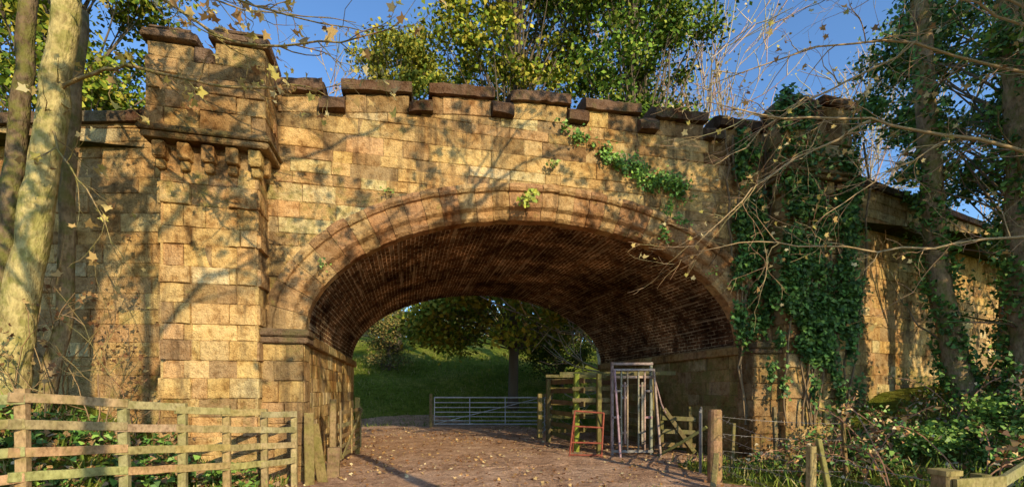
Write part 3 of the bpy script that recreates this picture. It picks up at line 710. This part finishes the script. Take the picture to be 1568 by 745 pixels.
# ------------------------------------------------------------------ ivy on bridge
def wall_ivy(name,blobs,n,ls,palette=IV,y=-.06,hang=.25):
    b=np.array(blobs,float); i=rng.choice(len(b),n,p=(b[:,2]*b[:,3])/(b[:,2]*b[:,3]).sum())
    x=b[i,0]+rng.normal(size=n)*b[i,2]*.5; z=b[i,1]+rng.normal(size=n)*b[i,3]*.5
    yy=b[i,4]-np.abs(rng.normal(size=n))*.10
    return leaves(name,np.stack([x,yy,z],1),rng.uniform(ls*.7,ls*1.3,n),pal(n,palette),M_ivy,(0,-1,.5),.7,T_ivy)
bl=[]
for t in np.linspace(0,1,22):
    w_=.05+.13*t+.05*abs(math.sin(t*11))
    bl.append((2.75+2.55*t+U(-.1,.1),6.5-.95*t-.25*t*(1-t)+U(-.1,.1),w_,w_,-.03))
for i in range(6): bl.append((5.2+U(-.3,.3),5.2-i*.13,.1,.13,-.03))
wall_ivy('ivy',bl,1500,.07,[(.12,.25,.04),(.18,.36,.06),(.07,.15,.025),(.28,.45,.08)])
bl=[]
for i in range(64):
    z=U(2.2,7.3); bl.append((U(7.25,9.1),z,.25,.3,-.56))
for i in range(30): bl.append((U(6.6,7.5),U(2.6,6.7),.16,.3,-.10))
for i in range(18): bl.append((U(8.9,10.0),U(2.5,6.5),.22,.35,.1))
for i in range(16):
    x=U(6.9,9.2); z=U(1.4,2.6); bl.append((x,z,.07,.35,-.6))
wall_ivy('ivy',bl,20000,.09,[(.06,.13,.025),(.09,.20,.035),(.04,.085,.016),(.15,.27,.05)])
bl=[(2.1+U(-.15,.15),5.0+U(-.1,.1),.12,.1,-.2) for i in range(5)]
wall_ivy('wall_fern',bl,80,.085,[(.4,.4,.06),(.3,.36,.05)])
wall_ivy('wall_fern',[(2.68,5.72,.12,.07,-.08)],40,.06,[(.25,.34,.06)])
wall_ivy('wall_fern',[(-1.35,3.6,.1,.08,-.08),(-.3,4.95,.12,.06,-.08),(6,3.9,.1,.1,-.15)],60,.05,[(.25,.34,.06)])
mb=MB()
for i in range(16):
    x=U(6.8,9); pts=[Vector((x,-.12 if x<7.4 else -.58,.8))]
    while pts[-1].z<6.6: pts.append(pts[-1]+Vector((U(-.12,.12),0,U(.3,.5))))
    mb.tube(pts,[.02]*len(pts),4,(.2,.14,.08))
mb.finish('ivy_stems',M_barkdark)
# ------------------------------------------------------------------ undergrowth right
e=emp('bramble_bush'); cs=[]
for i in range(30):
    x=U(7.9,10.2); y=U(-4.2,-2.4); cs.append((x,y,float(H(x,y))+U(.1,.55),U(.2,.4)))
blob_leaves('leaves',cs,6500,.07,[(.2,.34,.05),(.3,.42,.08),(.12,.22,.035)],T_ivy,(0,-.5,.8),e)
mb=MB(); tips=[]
for i in range(60):
    x=U(6.2,12);y=U(-4.5,-.6); p=Vector((x,y,float(H(x,y)))); d=Vector((U(-1,1),U(-.6,.4),1.4)).normalized(); pts=[p]
    for k in range(8): d=(d+Vector((0,0,-.2))+rv(.07)).normalized(); pts.append(pts[-1]+d*U(.12,.24))
    mb.tube(pts,[.008]*9,3,(.38,.2,.12),cap=False); tips+=pts[4:]
mb.finish('stems',M_barkdark,e)
leaves('bramble_leaves',around(tips,2400,.07),rng.uniform(.04,.09,2400),pal(2400,IV+BR),M_ivy,(0,0,.6),1,T_ivy,e)
cs=[]
for i in range(60):
    x=U(6.6,14);y=U(-5,-.6); cs.append((x,y,float(H(x,y))+U(0,.2),U(.15,.4)))
blob_leaves('ivy_ground_cover',cs,7000,.085,IV+[(.2,.13,.07),(.34,.22,.1)])
# ------------------------------------------------------------------ fences
wd=lambda k=1.0:(.53*k*U(.8,1.1),.40*k*U(.82,1.08),.19*k*U(.8,1.1))
e=emp('timber_rail_fence'); mb=MB()
fp=[(-5.2,-4.6,1.42),(-4.3,-4.15,1.46),(-3.31,-3.41,1.50),(-2.87,-2.75,1.42),(-2.55,-2.25,1.36),(-2.24,-1.77,1.30),(-1.94,-1.28,1.25),(-1.66,-.82,1.20)]
for x,y,t in fp:
    mb.bar((x+U(-.01,.01),y+.05,float(H(x,y))-.3),(x+U(-.02,.02),y+.05,t+U(-.02,.03)),.085,.08,wd(.85),j=.004,nseg=4)
for k,dz in enumerate((.06,.30,.53,.76)):
    for i in range(len(fp)-1):
        a=fp[i];b=fp[i+1]; q=(Vector((b[0]-a[0],b[1]-a[1],0))).normalized()*.05
        off=.012*(i%2)
        n=Vector((q.y,-q.x,0)).normalized()*(-off)
        mb.bar((a[0]-q.x+n.x-.0,a[1]-q.y+n.y-.02,a[2]-dz+U(-.018,.018)),(b[0]+q.x+n.x-.0,b[1]+q.y+n.y-.02,b[2]-dz+U(-.018,.018)),.035,.085,wd(.95),j=.005,nseg=4)
mb.finish('posts_and_rails',M_wood,e)
e=emp('leaning_planks'); mb=MB()
mb.bar((-1.45,-.75,0),(-1.52,-.45,1.15),.14,.05,wd(.5),j=.004,nseg=3)
mb.bar((-1.3,-.5,0),(-1.5,-.15,.95),.16,.05,wd(.42),j=.004,nseg=3)
mb.bar((-1.2,-.1,0),(-1.2,-.1,.55),.2,.12,(.3,.19,.11),j=.01,nseg=3)
mb.finish('planks',M_wood,e)
e=emp('timber_field_gate'); mb=MB(); a=Vector((-1.32,.7,0)); b=Vector((-1.12,3.0,0))
for p in (a,b): mb.bar(p+Vector((0,0,-.1)),p+Vector((0,0,1.35)),.11,.11,wd(.65),nseg=3,j=.004)
g0=a+Vector((.08,.15,0)); g1=b+Vector((.05,-.15,0))
for z in (.25,.43,.62,.83,1.08): mb.bar(g0+Vector((0,0,z)),g1+Vector((0,0,z)),.03,.075,wd(.65))
for t in (0,.5,1): p=g0.lerp(g1,t)+Vector((.034,0,0)); mb.bar(p+Vector((0,0,.2)),p+Vector((0,0,1.14)),.03,.08,wd(.65))
mb.bar(g0+Vector((.066,0,.25)),g1+Vector((.066,0,1.08)),.025,.07,wd(.65))
mb.finish('gate',M_wood,e)
def tubegate(name,a,b,h=1.22,z0=.15,nb=7,col=(.36,.38,.38),r=.018,posts=True,mat=None):
    e=emp(name); mb=MB(); a=Vector(a);b=Vector(b)
    zs=[z0+(h-z0)*(i/(nb-1))**1.15 for i in range(nb)]
    for z in zs: mb.tube([a+Vector((0,0,z)),b+Vector((0,0,z))],[r*(1.25 if z in (zs[0],zs[-1]) else .9)]*2,6,col)
    for t in (0,.33,.66,1): p=a.lerp(b,t); mb.bar(p+Vector((0,0,z0)),p+Vector((0,0,h)),.035,.035,col)
    mb.tube([a+Vector((0,.02,z0)),b+Vector((0,.02,h))],[r*.7]*2,5,col)
    mb.finish('gate',mat or M_galv,e)
    if posts:
        m2=MB(); d=(b-a).normalized()*.14
        for p in (a-d,b+d): m2.bar(p+Vector((0,0,-.1)),p+Vector((0,0,h+.15)),.13,.13,wd(.6),nseg=3,j=.005)
        m2.finish('posts',M_wood,e)
tubegate('metal_field_gate',(1.1,10.4,.02),(5.3,9.35,.02),col=(.6,.62,.64),r=.024)
tubegate('metal_field_gate',(5.6,9.1,.02),(4.0,5.2,.02),1.25,.15,7,(.4,.41,.4))
tubegate('metal_field_gate',(4.78,-1.55,.0),(6.15,.35,.0),1.15,.15,6,(.3,.28,.25),posts=False)
# ------------------------------------------------------------------ cattle crush
e=emp('cattle_crush'); mb=MB(); rc=lambda:(.38*U(.75,1.15),.28*U(.75,1.1),.235*U(.75,1.1))
a=Vector((4.60,1.43,0)); d=Vector((.87,-.20,0))
def fr(t,z,off=0): return a+d*t+Vector((0,-off,z))
for t in (0,1):
    mb.bar(fr(t,0),fr(t,2.16),.06,.06,rc()); mb.bar(fr(t,0,.42),fr(t,2.0,.12),.045,.045,rc())
for z in (.12,1.82,2.12): mb.bar(fr(-.03,z,.032),fr(1.03,z,.032),.05,.06,rc())
mb.bar(fr(-.03,1.98,.12),fr(1.03,1.98,.12),.05,.05,rc())
for t in (.2,.36,.64,.8):
    mb.bar(fr(t,.15,.07),fr(t,1.95,.07),.035,.035,rc())
for t0,t1,z in ((.2,.36,.55),(.2,.36,1.35),(.64,.8,.55),(.64,.8,1.35),(.2,.36,1.62),(.64,.8,1.62),(.0,.2,.9),(.8,1,.9),(0,.2,1.5),(.8,1.,1.5)):
    mb.bar(fr(t0,z,.07),fr(t1,z,.07),.03,.05,rc())
mb.bar(fr(.28,.3,.1),fr(.28,1.7,.1),.05,.03,rc()); mb.bar(fr(.72,.3,.1),fr(.72,1.7,.1),.05,.03,rc())
mb.tube([fr(1.0,1.9,.1),fr(1.15,1.2,.2),fr(1.2,1.0,.3)],[.018]*3,6,rc())
mb.finish('head_gate',M_metal,e)
mb=MB()
pc=(.27,.30,.05)
mb.bar((3.97,2.05,0),(3.97,2.05,1.92),.12,.12,pc,nseg=3,j=.004)
mb.bar((3.95,4.2,0),(3.95,4.2,1.85),.12,.12,wd(.4),nseg=3,j=.004)
mb.bar((4.35,1.6,0),(4.35,1.6,1.9),.10,.10,wd(.4),nseg=3,j=.004)
mb.bar((5.55,1.35,0),(5.55,1.35,1.85),.10,.10,wd(.4),nseg=3,j=.004)
mb.bar((5.55,4.2,0),(5.55,4.2,1.85),.10,.10,wd(.35),nseg=3,j=.004)
for X in (4.03,5.6):
    for z in (.3,.6,.9,1.2,1.5,1.75): mb.bar((X,1.7 if X<5 else 1.4,z+U(-.02,.02)),(X,4.3,z+U(-.02,.02)),.035,.12,wd(.34),j=.004,nseg=3)
for z in (.35,.75,1.15,1.55,1.8): mb.bar((3.9,4.26,z),(5.6,4.26,z),.035,.11,wd(.32))
for z in (1.0,1.28,1.55): mb.bar((3.85,1.98,z),(4.62,1.5,z+.01),.03,.10,wd(.42))
mb.bar((3.6,2.2,1.9),(6.3,1.55,1.93),.06,.10,wd(.42),j=.006,nseg=5)
mb.bar((3.3,2.35,1.86),(4.6,1.75,1.84),.05,.07,wd(.4),j=.004,nseg=3)
for x in (5.62,6.35): mb.bar((x,1.05,0),(x,1.05,1.15),.09,.09,wd(.36))
for z in (.3,.6,.9): mb.bar((5.6,.98,z),(6.45,.98,z-.05),.035,.1,wd(.38))
mb.bar((5.62,.93,1.1),(6.4,.93,.1),.03,.1,wd(.42))
mb.bar((5.45,1.0,0),(6.1,.1,.75),.09,.06,wd(.45),j=.005,nseg=3)
mb.finish('timber_race',M_wood,e)
mb=MB(); red=(.30,.075,.04)
L0,L1=Vector((3.45,1.15,0)),Vector((3.72,1.5,1.05)); R0,R1=Vector((4.12,.95,0)),Vector((4.36,1.35,1.0))
K0=Vector((3.85,2.0,0)); K1=Vector((4.5,1.85,0))
for p,q in ((L0,L1),(R0,R1),(K0,L1),(K1,R1),(L1,R1),(L0.lerp(L1,.35),R0.lerp(R1,.35)),(L0.lerp(L1,.68),R0.lerp(R1,.68)),(L0.lerp(L1,.1),R0.lerp(R1,.1))):
    mb.tube([p,q],[.02,.02],7,red)
mb.finish('side_hurdle',M_metal,e)
# ------------------------------------------------------------------ right wire fence
e=emp('wire_fence'); mb=MB()
mb.tube([(4.87,-1.8,-.2),(4.87,-1.8,.6),(4.88,-1.79,1.17),(4.88,-1.79,1.2)],[.115,.11,.105,.09],14,wd(.65))
mb.bar((4.75,-2.0,.5),(4.3,-2.5,0),.08,.08,wd(.55))
mb.bar((4.72,-3.75,-.2),(4.72,-3.75,.84),.085,.085,wd(.75),nseg=3,j=.004)
mb.bar((4.95,-3.9,-.2),(4.82,-3.75,.92),.06,.05,wd(.65),nseg=3,j=.006)
mb.bar((6.6,-2.6,-.1),(6.5,-2.6,1.1),.05,.05,wd(.5)); mb.bar((5.9,-.9,-.1),(5.95,-.9,.9),.06,.05,wd(.5)); mb.bar((6.8,-1.0,.0),(6.75,-1.0,1.2),.07,.06,wd(.45))
mb.bar((5.02,-4.95,-.1),(5.02,-4.95,.70),.16,.16,wd(.6),nseg=2,j=.004); mb.bar((5.02,-4.95,.702),(5.02,-4.95,.75),.2,.2,wd(.7))
mb.bar((5.40,-5.0,-.1),(5.40,-5.0,.70),.12,.12,wd(.6)); mb.bar((4.98,-5.06,.62),(5.5,-5.12,.64),.04,.12,wd(.7))
mb.bar((5.45,-5.1,.62),(6.5,-5.0,.95),.05,.1,wd(.8))
mb.finish('posts',M_wood,e)
mb=MB()
def wire(p,q,sag=.03):
    p=Vector(p);q=Vector(q);pts=[p.lerp(q,i/8)+Vector((0,0,-sag*4*(i/8)*(1-i/8))) for i in range(9)]
    mb.tube(pts,[.0035]*9,4,(.3,.26,.22),cap=False)
    for i in range(1,24):
        c=p.lerp(q,i/24)+Vector((0,0,-sag*4*(i/24)*(1-i/24))); mb.tube([c+rv(.02),c-rv(.02)],[.003]*2,3,(.3,.26,.22),cap=False)
for f in (.95,.7,.45,.22):
    wire((4.87,-1.8,1.1*f+.05),(4.72,-3.75,.78*f+.03)); wire((4.72,-3.75,.78*f+.03),(5.02,-4.95,.62*f+.03))
    wire((4.87,-1.8,1.1*f+.05),(6.5,-2.6,1.0*f+.05))
mb.finish('barbed_wire',M_galv,e)
# ------------------------------------------------------------------ sycamores around the viewpoint, limbs overhanging the lane
def overhang(tx,ty,h,r,limbs,nleaf,sz=.17):
    e=emp('sycamore_tree'); mb=MB(); tips=[]; bz=float(H(tx,ty))
    q,rad=stem(mb,[(tx,ty,bz-.2),(tx+U(-.1,.1),ty,h*.35),(tx+U(-.2,.2),ty+.1,h*.7),(tx+U(-.2,.2),ty+.2,h)],r,r*.45,bk)
    for (h0,ex_,ey_,ez_,rr) in limbs:
        k=min(len(q)-1,int(len(q)*h0/h)); s=q[k]; t=Vector((ex_,ey_,ez_)); m1=s.lerp(t,.35)+Vector((U(-.2,.2),0,.35)); m2=s.lerp(t,.7)+Vector((U(-.3,.3),0,.3))
        p=smoothpath([s,m1,m2,t],4,.04); n=len(p); ra=[rr*(1-.75*i/(n-1)) for i in range(n)]; mb.tube(p,ra,6,bk,cap=False)
        for i in range(3,n):
            if R()<.8: grow(mb,p[i],Vector((U(-1,1),U(-.3,.7),U(-.2,.9))),U(.6,1.3),ra[i]*.6,2,tips,.05,.3,(2,2),bk,.8,.011,.7)
    mb.finish('trunk_and_branches',M_barkdark,e,True)
    tp=[t for t in tips if R()<.5]
    leaves('leaves',around(tp,nleaf,.15),rng.uniform(sz*.6,sz*1.2,nleaf),pal(nleaf,sy),M_litter,(0,-.6,.3),1,T_lobed,e)
overhang(-1.3,-9.9,9,.17,[(4.5,-3.2,-6.6,7.2,.07),(6,-1.6,-5.8,8.6,.08),(7.5,.4,-6.5,9.4,.07),(5.2,-2.8,-8.6,8.2,.06)],440)
overhang(-.2,-10.8,9.5,.12,[(5.5,.6,-7.2,6.9,.06),(7,1.8,-6.2,8.8,.07)],240)
overhang(3.6,-10.4,8.4,.17,[(4.6,1.8,-6.6,7.1,.08),(6,3.6,-5.4,8.2,.09),(6.8,5.2,-6.3,8.8,.07)],340)
overhang(8.8,-10.2,9.2,.2,[(4.5,6.8,-6.6,7.0,.09),(5.5,7.4,-4.8,8.4,.09),(6.8,8.8,-5.0,9.2,.08),(6.2,6.0,-8,8.4,.07),(4.2,9.4,-6.4,6.9,.07)],900)
leafy_tree('holly_tree',(12.0,-9.2),14,.25,4.2,13.5,3.3,80,230,.22,GR,cs=.6)
leafy_tree('holly_tree',(18.4,-8.6),13,.25,3.6,12.5,2.8,44,210,.22,GR,cs=.55)
# ------------------------------------------------------------------ light, sky, camera
d=Vector((-.35,1,-.42)).normalized()
sl=bpy.data.lights.new('sun','SUN'); sl.energy=5.0; sl.angle=math.radians(.45); sl.color=(1,.84,.56)
so=bpy.data.objects.new('sun',sl); sc.collection.objects.link(so); so.rotation_euler=d.to_track_quat('-Z','Y').to_euler()
w=bpy.data.worlds.new('World'); sc.world=w; w.use_nodes=True; nt=w.node_tree; bg=nt.nodes['Background']
sk=nt.nodes.new('ShaderNodeTexSky'); sk.sky_type='NISHITA'; sk.sun_disc=False; sk.sun_elevation=math.asin(-d.z); sk.sun_rotation=math.atan2(-d.x,-d.y)
sk.air_density=1.0; sk.dust_density=.6; sk.ozone_density=1.5
g=mix(nt,sk.outputs[0],(1.4,1.9,2.4),1,'MULTIPLY')
nt.links.new(g,bg.inputs['Color']); bg.inputs['Strength'].default_value=.11
cam=bpy.data.cameras.new('camera'); co=bpy.data.objects.new('camera',cam); sc.collection.objects.link(co)
co.location=(0,-8.28,1.5); co.rotation_euler=(math.radians(90),0,math.radians(-13)); cam.sensor_width=36; cam.lens=700/1568*36; cam.shift_y=.1438; cam.clip_end=2000; cam.clip_start=.05
sc.camera=co
sc.view_settings.view_transform='Standard'; sc.view_settings.look='None'; sc.view_settings.exposure=0
